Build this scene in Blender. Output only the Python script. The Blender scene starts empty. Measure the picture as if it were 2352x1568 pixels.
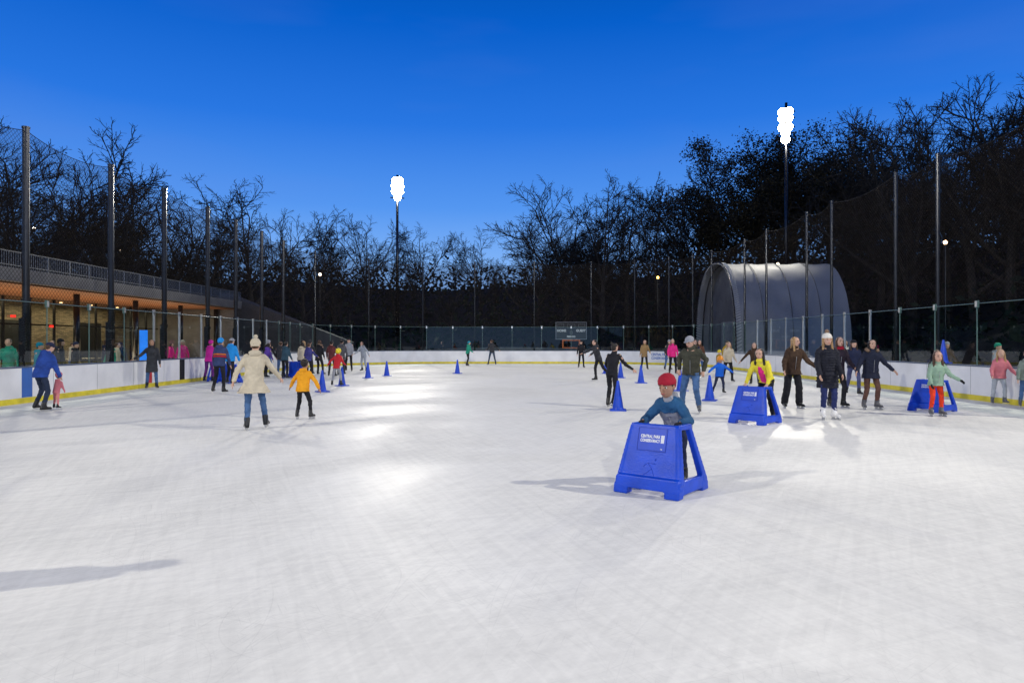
import bpy, math, random, time
import numpy as np
from mathutils import Vector, Matrix, noise as mnoise
T0=time.time()
random.seed(7); np.random.seed(7)
S=bpy.context.scene
COL=S.collection
V=Vector
rad=math.radians
LATE=[]   # objects are linked to the scene at the end

# ---------------------------------------------------------------- materials
def mat(name,col,rough=.6,var=.15,vs=6.0,metal=0.0,bump=0.0,bs=30.0,spec=.4,emit=None,es=0):
    m=bpy.data.materials.new(name); m.use_nodes=True
    nt=m.node_tree; b=nt.nodes['Principled BSDF']
    b.inputs['Roughness'].default_value=rough
    b.inputs['Metallic'].default_value=metal
    b.inputs['Specular IOR Level'].default_value=spec
    tc=nt.nodes.new('ShaderNodeTexCoord')
    n=nt.nodes.new('ShaderNodeTexNoise'); n.inputs['Scale'].default_value=vs; n.inputs['Detail'].default_value=3
    nt.links.new(tc.outputs['Object'],n.inputs['Vector'])
    r=nt.nodes.new('ShaderNodeValToRGB')
    c=col
    r.color_ramp.elements[0].position=.3; r.color_ramp.elements[1].position=.7
    r.color_ramp.elements[0].color=(c[0]*(1-var),c[1]*(1-var),c[2]*(1-var),1)
    r.color_ramp.elements[1].color=(min(1,c[0]*(1+var)),min(1,c[1]*(1+var)),min(1,c[2]*(1+var)),1)
    nt.links.new(n.outputs['Fac'],r.inputs['Fac']); nt.links.new(r.outputs['Color'],b.inputs['Base Color'])
    if bump>0:
        n2=nt.nodes.new('ShaderNodeTexNoise'); n2.inputs['Scale'].default_value=bs; n2.inputs['Detail'].default_value=3
        nt.links.new(tc.outputs['Object'],n2.inputs['Vector'])
        bp=nt.nodes.new('ShaderNodeBump'); bp.inputs['Strength'].default_value=bump; bp.inputs['Distance'].default_value=.03
        nt.links.new(n2.outputs['Fac'],bp.inputs['Height']); nt.links.new(bp.outputs['Normal'],b.inputs['Normal'])
    if emit:
        b.inputs['Emission Color'].default_value=(*emit,1); b.inputs['Emission Strength'].default_value=es
    return m
_mc={}
def cloth(col,rough=.8,bump=.55,bs=11):
    k=(tuple(col),rough)
    v=.30 if max(col)<.3 else .12
    if k not in _mc: _mc[k]=mat('fabric_%d'%len(_mc),col,rough,v,7,0,bump if max(col)<.45 else .35,bs,.25)
    return _mc[k]
SKIN=mat('skin_light',(.58,.35,.25),.55,.08,20); SKIN2=mat('skin_tan',(.40,.22,.14),.5,.08,20)
BLACK=cloth((.014,.014,.018)); CHAR=cloth((.035,.037,.043)); JEAN=cloth((.06,.125,.26)); NAVY=cloth((.018,.024,.06))
GREY=cloth((.30,.31,.34)); CREAM=cloth((.56,.49,.36)); WHITEF=cloth((.72,.69,.62))
BOOT=mat('boot_leather',(.014,.014,.015),.35,.2,20); BOOTW=mat('white_boot_leather',(.78,.77,.75),.4,.1,20)
BOOTG=mat('grey_rental_boot',(.10,.10,.11),.4,.3,20)
STEEL=mat('blade_steel',(.55,.56,.58),.3,.1,20,1.0)
HBLK=mat('dark_hair',(.014,.010,.008),.45,.4,60,0,.6,60); HBRN=mat('brown_hair',(.07,.035,.017),.45,.4,60,0,.6,60); HBLD=mat('blonde_hair',(.38,.23,.10),.45,.3,60,0,.6,60)
EYEW=mat('eye_white',(.7,.68,.65),.3,.02); EYED=mat('iris_dark',(.02,.012,.008),.2,.02); LIP=mat('lip',(.36,.09,.08),.5,.05)
BLUEP=mat('blue_plastic',(.004,.060,.55),.40,.16,5,0,.10,60,.4)
BLUED=mat('blue_label_panel',(.004,.055,.52),.38,.08,8)
BLUEE=mat('blue_emboss',(.003,.050,.47),.4,.08,8)
WHITE=mat('white_print',(.88,.88,.88),.5,.02)

# ---------------------------------------------------------------- geometry helper
class G:
    def __init__(s): s.v=[]; s.f=[]
    def rings(s,rs,n=12):
        idx=[]
        for c,u,w in rs:
            if u is None:
                s.v.append(tuple(c)); idx.append([len(s.v)-1])
            else:
                row=[]
                for i in range(n):
                    a=2*math.pi*i/n
                    p=c+u*math.cos(a)+w*math.sin(a)
                    s.v.append(tuple(p)); row.append(len(s.v)-1)
                idx.append(row)
        if len(idx[0])>1: s.f.append(tuple(reversed(idx[0])))
        if len(idx[-1])>1: s.f.append(tuple(idx[-1]))
        for A,B in zip(idx,idx[1:]):
            if len(A)==1:
                for i in range(n): s.f.append((A[0],B[(i+1)%n],B[i]))
            elif len(B)==1:
                for i in range(n): s.f.append((A[i],A[(i+1)%n],B[0]))
            else:
                for i in range(n): s.f.append((A[i],A[(i+1)%n],B[(i+1)%n],B[i]))
        return s
    def cap(s,a,b,ra,rb,flat=1,side=None,n=10):
        a=V(a);b=V(b);z=(b-a)
        if z.length<1e-6: z=V((0,0,1e-4)); b=a+z
        z=z.normalized()
        if side is None:
            side=V((1,0,0)) if abs(z.x)<.8 else V((0,1,0))
        u=(V(side)-z*V(side).dot(z)).normalized(); w=z.cross(u)
        rs=[(a-z*ra,None,None)]
        for t in (60,30,0):
            r=ra*math.cos(rad(t)); rs.append((a-z*ra*math.sin(rad(t)),u*r,w*r*flat))
        for t in (0,30,60):
            r=rb*math.cos(rad(t)); rs.append((b+z*rb*math.sin(rad(t)),u*r,w*r*flat))
        rs.append((b+z*rb,None,None))
        return s.rings(rs,n)
    def ell(s,c,u,v,w,n=14,m=8):
        c=V(c);rs=[(c-w,None,None)]
        for i in range(1,m):
            t=-math.pi/2+math.pi*i/m
            rs.append((c+w*math.sin(t),u*math.cos(t),v*math.cos(t)))
        rs.append((c+w,None,None)); return s.rings(rs,n)
    def hexa(s,lo,hi):
        b=len(s.v); s.v+= [tuple(p) for p in lo]+[tuple(p) for p in hi]
        s.f+=[(b+3,b+2,b+1,b),(b+4,b+5,b+6,b+7)]+[(b+i,b+(i+1)%4,b+4+(i+1)%4,b+4+i) for i in range(4)]
        return s
    def box(s,x0,x1,y0,y1,z0,z1):
        return s.hexa([(x0,y0,z0),(x1,y0,z0),(x1,y1,z0),(x0,y1,z0)],[(x0,y0,z1),(x1,y0,z1),(x1,y1,z1),(x0,y1,z1)])
    def cyl(s,x,y,z0,z1,r0,r1=None,n=12):
        r1=r0 if r1 is None else r1
        return s.rings([(V((x,y,z0)),V((r0,0,0)),V((0,r0,0))),(V((x,y,z1)),V((r1,0,0)),V((0,r1,0)))],n)
    def beam(s,a,b,r,n=8):
        a=V(a);b=V(b);z=(b-a).normalized(); side=V((1,0,0)) if abs(z.x)<.8 else V((0,1,0))
        u=(side-z*side.dot(z)).normalized(); w=z.cross(u)
        return s.rings([(a,u*r,w*r),(b,u*r,w*r)],n)
    def mesh(s,name):
        m=bpy.data.meshes.new(name); m.from_pydata(s.v,[],s.f); m.update(); return m
def link(name,me,parent=None,m=None,smooth=False):
    o=bpy.data.objects.new(name,me); LATE.append(o)
    if m is not None and len(me.materials)==0: me.materials.append(m)
    if parent: o.parent=parent
    if smooth and me: me.polygons.foreach_set('use_smooth',[True]*len(me.polygons))
    return o
def add(name,g,m,parent=None,smooth=False,bevel=0):
    o=link(name,g.mesh(name),parent,m,smooth)
    if bevel:
        md=o.modifiers.new('b','BEVEL'); md.width=bevel; md.segments=2; md.limit_method='ANGLE'
    return o
def empty(name,loc,yaw=0,label=None,cat=None,group=None):
    o=bpy.data.objects.new(name,None); o.location=loc; o.rotation_euler=(0,0,yaw); LATE.append(o)
    o.empty_display_size=.2
    if label:o['label']=label
    if cat:o['category']=cat
    if group:o['group']=group
    return o
_tex={}
def solid(name,g,m,voxel,parent=None,it=3,disp=0,ds=.12):
    me=g.mesh('tmp'); o=bpy.data.objects.new('tmp',me); COL.objects.link(o)
    r=o.modifiers.new('r','REMESH'); r.mode='VOXEL'; r.voxel_size=voxel
    sm=o.modifiers.new('s','SMOOTH'); sm.factor=.5; sm.iterations=it
    if disp:
        if ds not in _tex:
            t=bpy.data.textures.new('folds','CLOUDS'); t.noise_scale=ds; t.noise_depth=2; _tex[ds]=t
        d=o.modifiers.new('d','DISPLACE'); d.texture=_tex[ds]; d.strength=disp; d.mid_level=.5; d.texture_coords='LOCAL'
    dg=bpy.context.evaluated_depsgraph_get()
    nm=bpy.data.meshes.new_from_object(o.evaluated_get(dg)); nm.name=name
    bpy.data.objects.remove(o); bpy.data.meshes.remove(me)
    nm.materials.clear()
    return link(name,nm,parent,m,True)
def text(name,s,width,m,parent,loc,rot,bold=.012,height=None):
    cu=bpy.data.curves.new('t','FONT'); cu.body=s; cu.align_x='CENTER'; cu.align_y='CENTER'; cu.size=1; cu.offset=bold; cu.extrude=.01
    cu.resolution_u=2
    o=bpy.data.objects.new('t',cu); COL.objects.link(o)
    dg=bpy.context.evaluated_depsgraph_get()
    me=bpy.data.meshes.new_from_object(o.evaluated_get(dg)); bpy.data.objects.remove(o)
    xs=[v.co.x for v in me.vertices]; ys=[v.co.y for v in me.vertices]
    w=max(xs)-min(xs); h=max(ys)-min(ys); cx=(max(xs)+min(xs))/2; cy=(max(ys)+min(ys))/2
    k=width/w; ky=k if height is None else height/h
    for v in me.vertices: v.co=V(((v.co.x-cx)*k,(v.co.y-cy)*ky,v.co.z*.1))
    me.name=name; me.materials.clear()
    t=link(name,me,parent,m); t.location=loc; t.rotation_euler=rot
    return t

# ---------------------------------------------------------------- people
def ik(a,t,l1,l2,pole):
    d=t-a; L=d.length; L2=min(L,(l1+l2)*.995); t=a+d.normalized()*L2
    x=(l1*l1-l2*l2+L2*L2)/(2*L2); h=math.sqrt(max(0,l1*l1-x*x))
    dn=d.normalized(); p=(pole-dn*pole.dot(dn)).normalized()
    return a+dn*x+p*h, t
def adir(s,f,a): return V((s*math.sin(rad(a)),math.sin(rad(f))*math.cos(rad(a)),-math.cos(rad(f))*math.cos(rad(a))))
def person(x,y,yaw,H,label,jk,tr,boot=BOOT,hair=(HBRN,'short'),hat=None,skin=SKIN,hem=.04,puff=1.0,flare=.0,
           lean=5,L=(5,14,18,8),R=(5,14,18,8),LL=(6,5,-4,4),RL=(-4,5,-8,4),hh=.132,look=(0,0),sh=.098,wide=1.0,roll=0,
           hands=None,stripe=None,fur=None,shirt=None,gloves=None,skates=True,puffer=0,yoke=None,scarf=None,group='skaters on the ice',floor=0.0):
    if time.time()-T0>700: return
    d=math.hypot(x,y); det=2 if 6<d<10 else (1 if d<19 else 0)
    vx=[.018,.0095,.007][det]
    root=empty('person',(x,y,floor),-rad(yaw),label,'person',group)
    up=V((0,0,1)); right=V((1,0,0)); fwd=V((0,1,0))
    t=V((math.sin(rad(roll)),math.sin(rad(lean)),math.cos(rad(lean)))).normalized(); tf=(V((0,math.cos(rad(lean)),-math.sin(rad(lean))))).normalized()
    HH=hh*H; ank=.045*H; leg=(1-.30-.045-hh-.045)*H; l1=leg*.51; l2=leg*.49; blade=.055 if skates else 0
    def legv(p,s): return adir(s,p[0],p[1])*l1, adir(s,p[2],p[3])*l2
    lv=[legv(LL,-1),legv(RL,1)]
    low=min(v[0].z+v[1].z for v in lv)
    P=V((0,0,-low+ank+blade))
    N=P+t*.30*H; C=P+t*.2*H
    hips=[P+right*(-.052*H),P+right*(.052*H)]
    knees=[hips[i]+lv[i][0] for i in (0,1)]; anks=[knees[i]+lv[i][1] for i in (0,1)]
    shs=[N-t*.026*H+right*(s*sh*H) for s in (-1,1)]
    la,lb=.165*H,.145*H
    el=[];wr=[]
    for i,(s,A) in enumerate(((-1,L),(1,R))):
        if hands and hands[i] is not None:
            e,w=ik(shs[i],V(hands[i]),la,lb,V((s*.35,-.6,-.35)))
        else:
            e=shs[i]+adir(s,A[0],A[1])*la; w=e+adir(s,A[2],A[3])*lb
        el.append(e);wr.append(w)
    hy,hp=rad(-look[0]),rad(look[1])
    hf=(Matrix.Rotation(hy,3,'Z')@Matrix.Rotation(hp,3,'X')@V((0,1,0))); hr=(Matrix.Rotation(hy,3,'Z')@V((1,0,0))); hu=hr.cross(hf).normalized()
    HC=N+(t*.5+up*.5).normalized()*(.04*H)+hu*HH*.5+hf*HH*.06
    def hp_(a,b,c): return HC+(hr*a+hf*b+hu*c)*HH
    sk=skin; glv=gloves
    g=G()
    prof=[(-.5,.12,.11,.13),(-.44,.2,.2,.10),(-.3,.27,.30,.06),(-.1,.33,.38,.03),(.08,.355,.43,0),(.25,.35,.44,-.03),(.38,.28,.36,-.04),(.46,.17,.23,-.04),(.495,.07,.1,-.04)]
    g.rings([(hp_(0,yo,z),hr*w*HH,hf*dd*HH) for z,w,dd,yo in prof],16)
    g.cap(hp_(0,.40,.04),hp_(0,.49,-.11),.03*HH,.06*HH)
    g.cap(hp_(-.09,.40,-.27),hp_(.09,.40,-.27),.03*HH,.03*HH)
    g.cap(hp_(-.2,.35,.11),hp_(.2,.35,.11),.045*HH,.045*HH)
    for s in (-1,1): g.ell(hp_(s*.36,-.03,-.03),hr*.05*HH,hf*.09*HH,hu*.13*HH,8,6)
    g.cap(N-t*.03*H,hp_(0,-.05,-.3),.036*H,.033*H)
    def torso(gg,k,hemlen,fl,top=.01,kk=1.0):
        rs=[(N+t*top*H,right*.05*H*kk,tf*.045*H*kk),(N-t*.010*H,right*.070*H*k,tf*.05*H*k),(N-t*.04*H,right*(sh+.004)*H*k,tf*.064*H*k),(C,right*.098*H*k,tf*.074*H*k),(P+t*.1*H,right*.088*H*k,tf*.068*H*k),(P,right*.094*H*k,tf*.073*H*k)]
        if hemlen>0:
            rs.append((P-up*min(hemlen,.05)*H,right*(.10+fl*.3)*H*k,fwd*(.082+fl*.3)*H*k))
            if hemlen>.05: rs.append((P-up*hemlen*H,right*(.110+fl)*H*k,fwd*(.092+fl)*H*k))
        gg.rings(list(reversed(rs)),16)
    torso(g,.82,.03,0)
    for i,s in enumerate((-1,1)):
        g.cap(shs[i],el[i],.027*H,.022*H); g.cap(el[i],wr[i],.022*H,.015*H)
        g.cap(hips[i],knees[i],.042*H,.029*H); g.cap(knees[i],anks[i],.029*H,.02*H)
    hgs=[G(),G()] if glv else [g,g]
    hk=1.15 if glv else 1
    for i,s in enumerate((-1,1)):
        hg=hgs[i]
        dd=(wr[i]-el[i]).normalized(); held=bool(hands and hands[i] is not None)
        if held: dd=(dd+V((0,.4,-.35))).normalized()
        nrm=V((0,-.2,-1)) if held else V((-s,0,0))
        nrm=(nrm-dd*nrm.dot(dd)).normalized(); w=dd.cross(nrm)
        if det==0: hg.cap(wr[i],wr[i]+dd*.07*H,.019*H*hk,.013*H*hk,.6)
        else:
            hg.cap(wr[i],wr[i]+dd*.042*H,.017*H*hk,.02*H*hk,.5,w)
            curl=1.0 if held else .5
            for j,ln in enumerate((.036,.041,.038,.03)):
                b=wr[i]+dd*.045*H+w*(j-1.5)*.0112*H
                m=b+(dd+nrm*curl*.5).normalized()*ln*.55*H
                e=m+(dd*(1-curl*.6)+nrm*curl*1.1).normalized()*ln*.5*H
                r=max(.0058*H*hk,.0072); hg.cap(b,m,r,r*.95,n=8); hg.cap(m,e,r*.95,r*.85,n=8)
            tb=wr[i]+dd*.012*H-w*.013*H*1; tm=tb+(dd*.7-w*.8+nrm*.3).normalized()*.026*H
            hg.cap(tb,tm,.0085*H*hk,.0075*H,n=8); hg.cap(tm,tm+(dd+nrm*.6).normalized()*.018*H,.0075*H,.007*H,n=8)
    solid('body',g,sk,vx,root,2)
    if glv:
        for hg in hgs: solid('glove',hg,glv,vx,root,1)
    if det>0:
        fc=-math.cos(rad(yaw+look[0]))
        if fc>-.35:
            for s in (-1,1):
                e=G().ell(hp_(s*.145,.368,.03),hr*.075*HH,hf*.035*HH,hu*.042*HH,8,6); add('eye',e,EYED if det<2 else EYEW,root,True)
                if det==2: add('iris',G().ell(hp_(s*.145-.002,.400,.03),hr*.036*HH,hf*.014*HH,hu*.038*HH,8,6),EYED,root,True)
                add('eyebrow',G().cap(hp_(s*.07,.42,.135),hp_(s*.22,.37,.14),.022*HH,.016*HH,n=6),hair[0] if hair else HBLK,root,True)
            add('mouth',G().ell(hp_(0,.43,-.27),hr*.12*HH,hf*.022*HH,hu*.035*HH,10,6),LIP,root,True)
    pf=puff
    if jk:
        g=G(); torso(g,1.06*pf,hem,flare,.0,1.25)
        for i,s in enumerate((-1,1)):
            g.cap(shs[i]-right*s*.012*H,el[i],.037*H*pf,.030*H*pf); g.cap(el[i],wr[i]-(wr[i]-el[i]).normalized()*.012*H,.030*H*pf,.023*H*pf)
        g.cap(N-t*.005*H-hf*.008*H,N+t*.025*H,.05*H,.046*H)
        if puffer:
            for q in range(9):
                c=P+t*(.02+q*.031)*H; wq=.1*H*pf*1.08; g.rings([(c-t*.012*H,right*wq*.88,tf*.68*wq*.9),(c,right*wq,tf*.76*wq),(c+t*.012*H,right*wq*.88,tf*.68*wq*.9)],16)
            if hem>.1:
                for q in range(4):
                    c=P-up*(.01+q*.04)*H; wq=.112*H*pf*1.08; g.rings([(c-up*.016*H,right*wq*.9,fwd*.78*wq*.9),(c,right*wq,fwd*.84*wq),(c+up*.016*H,right*wq*.9,fwd*.78*wq*.9)],16)
            for i in (0,1):
                for A_,B_,r_ in ((shs[i],el[i],.036),(el[i],wr[i],.029)):
                    dv=(B_-A_)
                    for q in (.2,.45,.7,.92):
                        c=A_+dv*q; dn_=dv.normalized(); g.cap(c-dn_*.004*H,c+dn_*.004*H,r_*H*pf*1.13*(1-.15*q),r_*H*pf*1.13*(1-.15*q))
        if fur is not None or hat=='hood_down' or det==0 or puff>1.05:
            g.ell(N-tf*.055*H+t*.008*H,right*.07*H,tf*.04*H,t*.04*H)
        solid('jacket',g,jk,vx,root,2 if det else 2,.034*(1 if det else .8)*H/1.7,.075)
        if det and not puffer and yaw>90:
            add('zipper',G().cap(P+tf*.0805*H*pf+t*.02*H,C+tf*.080*H*pf,.004,.004,n=6),STEEL if not shirt else shirt,root,True)
        if yoke:
            g=G()
            rs=[(N+t*.03*H,right*.056*H,tf*.052*H),(N-t*.010*H,right*.078*H*pf*1.06,tf*.062*H*pf),(N-t*.04*H,right*(sh+.012)*H*pf*1.07,tf*.073*H*pf),(N-t*.055*H,right*.100*H*pf*1.07,tf*.079*H*pf),(N-t*.06*H,right*.09*H,tf*.06*H)]
            g.rings(list(reversed(rs)),16)
            for i,s in enumerate((-1,1)): 
                g.cap(shs[i]-right*s*.012*H,el[i],.0395*H*pf,.0325*H*pf); g.cap(el[i],wr[i]-(wr[i]-el[i]).normalized()*.015*H,.0325*H*pf,.0255*H*pf)
            solid('jacket_yoke',g,yoke,vx,root,2,.034*H/1.7,.075)
        if shirt:
            g=G(); g.rings([(P+tf*.052*H*pf,right*.045*H,tf*.034*H),(C+tf*.055*H*pf,right*.045*H,tf*.034*H),(N-t*.03*H+tf*.035*H,right*.03*H,tf*.035*H)],12)
            solid('shirt',g,shirt,vx,root,1,.008,.09)
        if scarf: 
            g=G(); g.rings([(N+t*.0*H,right*.064*H,tf*.062*H),(N+t*.028*H,right*.062*H,tf*.06*H),(N+t*.045*H,right*.045*H,tf*.045*H)],14); solid('scarf',g,scarf,vx,root,1,.02,.05)
        if stripe:
            for q,(z,mm) in enumerate(stripe):
                c=P+t*z*H; add('jacket_stripe',G().rings([(c-t*.012*H,right*.113*H*pf,tf*.083*H*pf),(c+t*.012*H,right*.113*H*pf,tf*.083*H*pf)],20),mm,root,True)
    if fur is not None:
        g=G()
        for q in range(12):
            a=math.pi*(-.15+1.3*q/11); a2=math.pi*(-.15+1.3*(q+1)/11) if q<11 else a
            g.cap(N+t*.028*H+right*.075*H*math.cos(a+math.pi)-tf*.06*H*math.sin(a),N+t*.028*H+right*.075*H*math.cos(a2+math.pi)-tf*.06*H*math.sin(a2),.022*H,.022*H)
        solid('fur_trim',g,fur,vx,root,0,.04,.03)
    g=G(); g.ell(P,right*.088*H,fwd*.068*H,up*.07*H)
    for i in (0,1):
        q=anks[i]-(anks[i]-knees[i]).normalized()*.015*H
        g.cap(hips[i],knees[i],.05*H*min(wide,1.15),.036*H*wide); g.cap(knees[i],q,.036*H*wide,(.029 if wide<1.2 else .037)*H*wide)
    solid('trousers',g,tr,vx,root,2,.028*H/1.7,.06)
    for i,s in enumerate((-1,1)):
        A=(LL,RL)[i]; lift=anks[i].z-(ank+blade); pt=rad(A[2])*.8 if lift>.04 else 0
        fd=V((s*.22,math.cos(pt),math.sin(pt))).normalized(); dn=V((0,math.sin(pt),-math.cos(pt)))
        g=G(); a=anks[i]; he=a+dn*.02*H-fd*.018*H; to=a+dn*.024*H+fd*.09*H
        g.cap(he,to,.027*H,.021*H,.8,V((1,0,0))); sd=(knees[i]-a).normalized()
        g.cap(a+sd*.055*H,he,.034*H,.027*H); g.cap(a+sd*.03*H,a+dn*.012*H+fd*.03*H,.028*H,.026*H)
        g.hexa([tuple(he+dn*.026*H+V((q*.02*H,0,0))-fd*.02*H+r) for q,r in ((-1,V((0,0,0))),(1,V((0,0,0))),(1,fd*.145*H),(-1,fd*.145*H))],[tuple(he+dn*.008*H+V((q*.02*H,0,0))-fd*.02*H+r) for q,r in ((-1,V((0,0,0))),(1,V((0,0,0))),(1,fd*.145*H),(-1,fd*.145*H))])
        so=solid('skate' if skates else 'shoe',g,boot,vx*.9,root,1)
        if skates and det>0:
            bl=G(); w=V((1,0,0))*.005; b0=he+dn*.02*H-fd*.03*H; b1=to+dn*.014*H+fd*.03*H; ex=dn*(.055+.006*H)
            bl.hexa([tuple(b0+ex-w),tuple(b0+ex+w),tuple(b1+ex+w),tuple(b1+ex-w)],[tuple(b0+ex*.55-w),tuple(b0+ex*.55+w),tuple(b1+ex*.55+w),tuple(b1+ex*.55-w)])
            for q in (.2,.7):
                c=b0.lerp(b1,q); w2=w*2.5; bl.hexa([tuple(c+ex*.7-w2-fd*.02),tuple(c+ex*.7+w2-fd*.02),tuple(c+ex*.7+w2+fd*.03),tuple(c+ex*.7-w2+fd*.03)],[tuple(c-w2-fd*.03),tuple(c+w2-fd*.03),tuple(c+w2+fd*.04),tuple(c-w2+fd*.04)])
            add('blade',bl,STEEL,so)
        elif skates:
            g=G(); b0=he+dn*.02*H-fd*.03*H; b1=to+dn*.014*H+fd*.03*H; g.cap(b0+dn*.035,b1+dn*.035,.012,.012,.6)
            add('blade',g,STEEL,so)
    if hair:
        hm,st=hair; g=G()
        g.ell(hp_(0,-.07,.13),hr*.395*HH,hf*.45*HH,hu*.40*HH)
        if st!='short': g.ell(hp_(0,-.17,-.05),hr*.36*HH,hf*.32*HH,hu*.42*HH)
        else: g.ell(hp_(0,-.17,0),hr*.34*HH,hf*.3*HH,hu*.33*HH)
        if st=='long':
            g.cap(hp_(0,-.25,0),hp_(0,-.42,-1.0),.34*HH,.28*HH,.5,hr)
            for s in (-1,1): g.cap(hp_(s*.35,-.02,.1),hp_(s*.42,.10,-1.0),.12*HH,.12*HH,.9)
        if st=='bun': g.ell(hp_(0,-.42,.42),hr*.17*HH,hf*.17*HH,hu*.17*HH)
        if st=='tail': g.cap(hp_(0,-.45,.1),hp_(0,-.6,-.8),.13*HH,.07*HH)
        solid('hair',g,hm,min(vx,.015),root,1,.016,.03)
    if hat and hat!='hood_down':
        kind,hm=hat[0],hat[1]; g=G()
        if kind in('beanie','pom'):
            g.rings([(hp_(0,-.06,.12),hr*.43*HH,hf*.48*HH),(hp_(0,-.06,.28),hr*.44*HH,hf*.49*HH),(hp_(0,-.06,.31),hr*.41*HH,hf*.46*HH),(hp_(0,-.07,.45),hr*.37*HH,hf*.42*HH),(hp_(0,-.08,.56),hr*.27*HH,hf*.3*HH),(hp_(0,-.08,.63),hr*.12*HH,hf*.14*HH),(hp_(0,-.08,.65),None,None)],16)
            g.ell(hp_(0,-.18,.04),hr*.38*HH,hf*.33*HH,hu*.28*HH)
            solid('hat',g,hm,min(vx,.015),root,2,.010,.03)
            if kind=='pom': solid('pompom',G().ell(hp_(0,-.08,.76),hr*.18*HH,hf*.18*HH,hu*.18*HH),hat[2] if len(hat)>2 else hm,min(vx,.015),root,0,.03,.02)
        elif kind=='cap':
            g.ell(hp_(0,-.05,.2),hr*.42*HH,hf*.48*HH,hu*.38*HH); g.ell(hp_(0,.5,.2),hr*.28*HH,hf*.25*HH,hu*.05*HH)
            solid('cap',g,hm,min(vx,.012),root,1)
        elif kind=='helmet':
            g.ell(hp_(0,-.05,.18),hr*.47*HH,hf*.55*HH,hu*.46*HH); g.ell(hp_(0,-.25,.0),hr*.43*HH,hf*.33*HH,hu*.35*HH)
            solid('helmet',g,hm,min(vx,.015),root,2)
    return root

RED=cloth((.5,.02,.03)); DRED=cloth((.34,.012,.03)); YEL=cloth((.78,.34,.015)); TEAL=cloth((.01,.24,.35))
MAG=cloth((.55,.02,.28)); PURP=cloth((.12,.02,.17)); ORG=cloth((.7,.16,.02)); SKYB=cloth((.02,.28,.70)); LEM=cloth((.80,.68,.05)); HPINK=cloth((.85,.03,.25))
BRNF=cloth((.055,.031,.018)); OLV=cloth((.055,.055,.038)); MINT=cloth((.27,.40,.29)); REDT=cloth((.72,.05,.015)); PINK=cloth((.6,.18,.21)); FURB=cloth((.26,.17,.11))
TAN=cloth((.33,.21,.09)); MUST=cloth((.40,.26,.03)); LGREY=cloth((.38,.41,.45)); GRN=cloth((.02,.28,.18)); BJ=cloth((.02,.06,.28)); TIGHT=cloth((.11,.055,.04)); PEACH=cloth((.65,.22,.22))
YHEL=mat('yellow_helmet',(.75,.6,.02),.3,.05); OHEL=mat('orange_helmet',(.75,.27,.02),.3,.05); PETB=cloth((.02,.085,.19))

person(1.95,8.02,214,1.38,'boy in red beanie and blue grey jacket pushing training aid',GREY,NAVY,hair=(HBLK,'short'),hat=('beanie',DRED),skin=SKIN2,
  hh=.172,lean=44,sh=.086,hands=[(-.21,.50,.76),(.215,.53,.76)],look=(8,-10),LL=(30,6,-6,4),RL=(14,8,-38,8),gloves=BLACK,puff=1.18,yoke=PETB,hem=.03)
person(-4.82,12.75,-18,1.66,'woman in cream coat and white beanie skating with arms out',CREAM,JEAN,hat=('pom',CREAM),hair=(HBRN,'short'),hem=.13,flare=.055,puff=1.06,
  L=(-14,30,-24,16),R=(12,32,30,34),LL=(4,3,-14,2),RL=(20,9,4,8),lean=10,look=(10,-8),roll=2)
person(-4.43,14.45,8,1.26,'child in yellow jacket and black trousers with arms out',YEL,BLACK,hair=(HBLK,'short'),hh=.17,puff=1.14,L=(10,38,26,34),R=(0,36,14,22),LL=(16,9,-10,7),RL=(14,14,-16,10),lean=12,skin=SKIN2,hat='hood_down')
person(-11.1,16.07,18,1.66,'man in blue puffer jacket and cap guiding toddler',BJ,cloth((.02,.03,.06)),hat=('cap',NAVY),puffer=1,puff=1.12,lean=20,hands=[None,(.22,.35,.72)],L=(0,14,18,6),LL=(24,9,-20,8),RL=(10,9,-24,8),look=(10,-20))
person(-10.98,16.45,10,.86,'toddler in pink suit held by man in blue',PINK,PEACH,hh=.20,hair=(HBRN,'short'),hat=('beanie',PINK),lean=15,L=(60,20,100,20))
person(-14.3,20.6,80,1.62,'bystander in teal jacket standing behind rink glass',TEAL,BLACK,hat=('beanie',TEAL),skates=False,boot=BOOT,group='bystanders outside the rink')
person(-12.45,23.6,150,1.68,'woman in long dark coat holding the rink boards',CHAR,JEAN,hair=(HBLK,'long'),hem=.2,L=(0,12,10,5),R=(0,40,5,60),look=(10,0),skin=SKIN2)
person(-12.3,27.7,10,1.68,'person in magenta hooded jacket and purple trousers',MAG,PURP,hat=('beanie',MAG),lean=15,L=(30,15,60,5),R=(30,15,60,5),LL=(10,10,-8,10),RL=(2,10,-14,10))
person(-9.3,21.7,5,1.72,'man in navy jacket with orange stripe and blue beanie',cloth((.04,.06,.15)),BLACK,hat=('beanie',SKYB),stripe=[(.17,ORG),(.13,RED)],puff=1.1,lean=8,LL=(12,9,-14,8),RL=(0,7,-12,6))
person(-10.9,26.4,15,1.74,'man in bright blue jacket skating away',SKYB,BLACK,hat=('cap',GREY),puff=1.15,lean=10,LL=(15,6,-10,5))
person(-11.1,30.8,40,1.55,'child in purple coat near training aid',cloth((.12,.06,.35)),BLACK,lean=14,hair=(HBLK,'long'))
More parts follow.
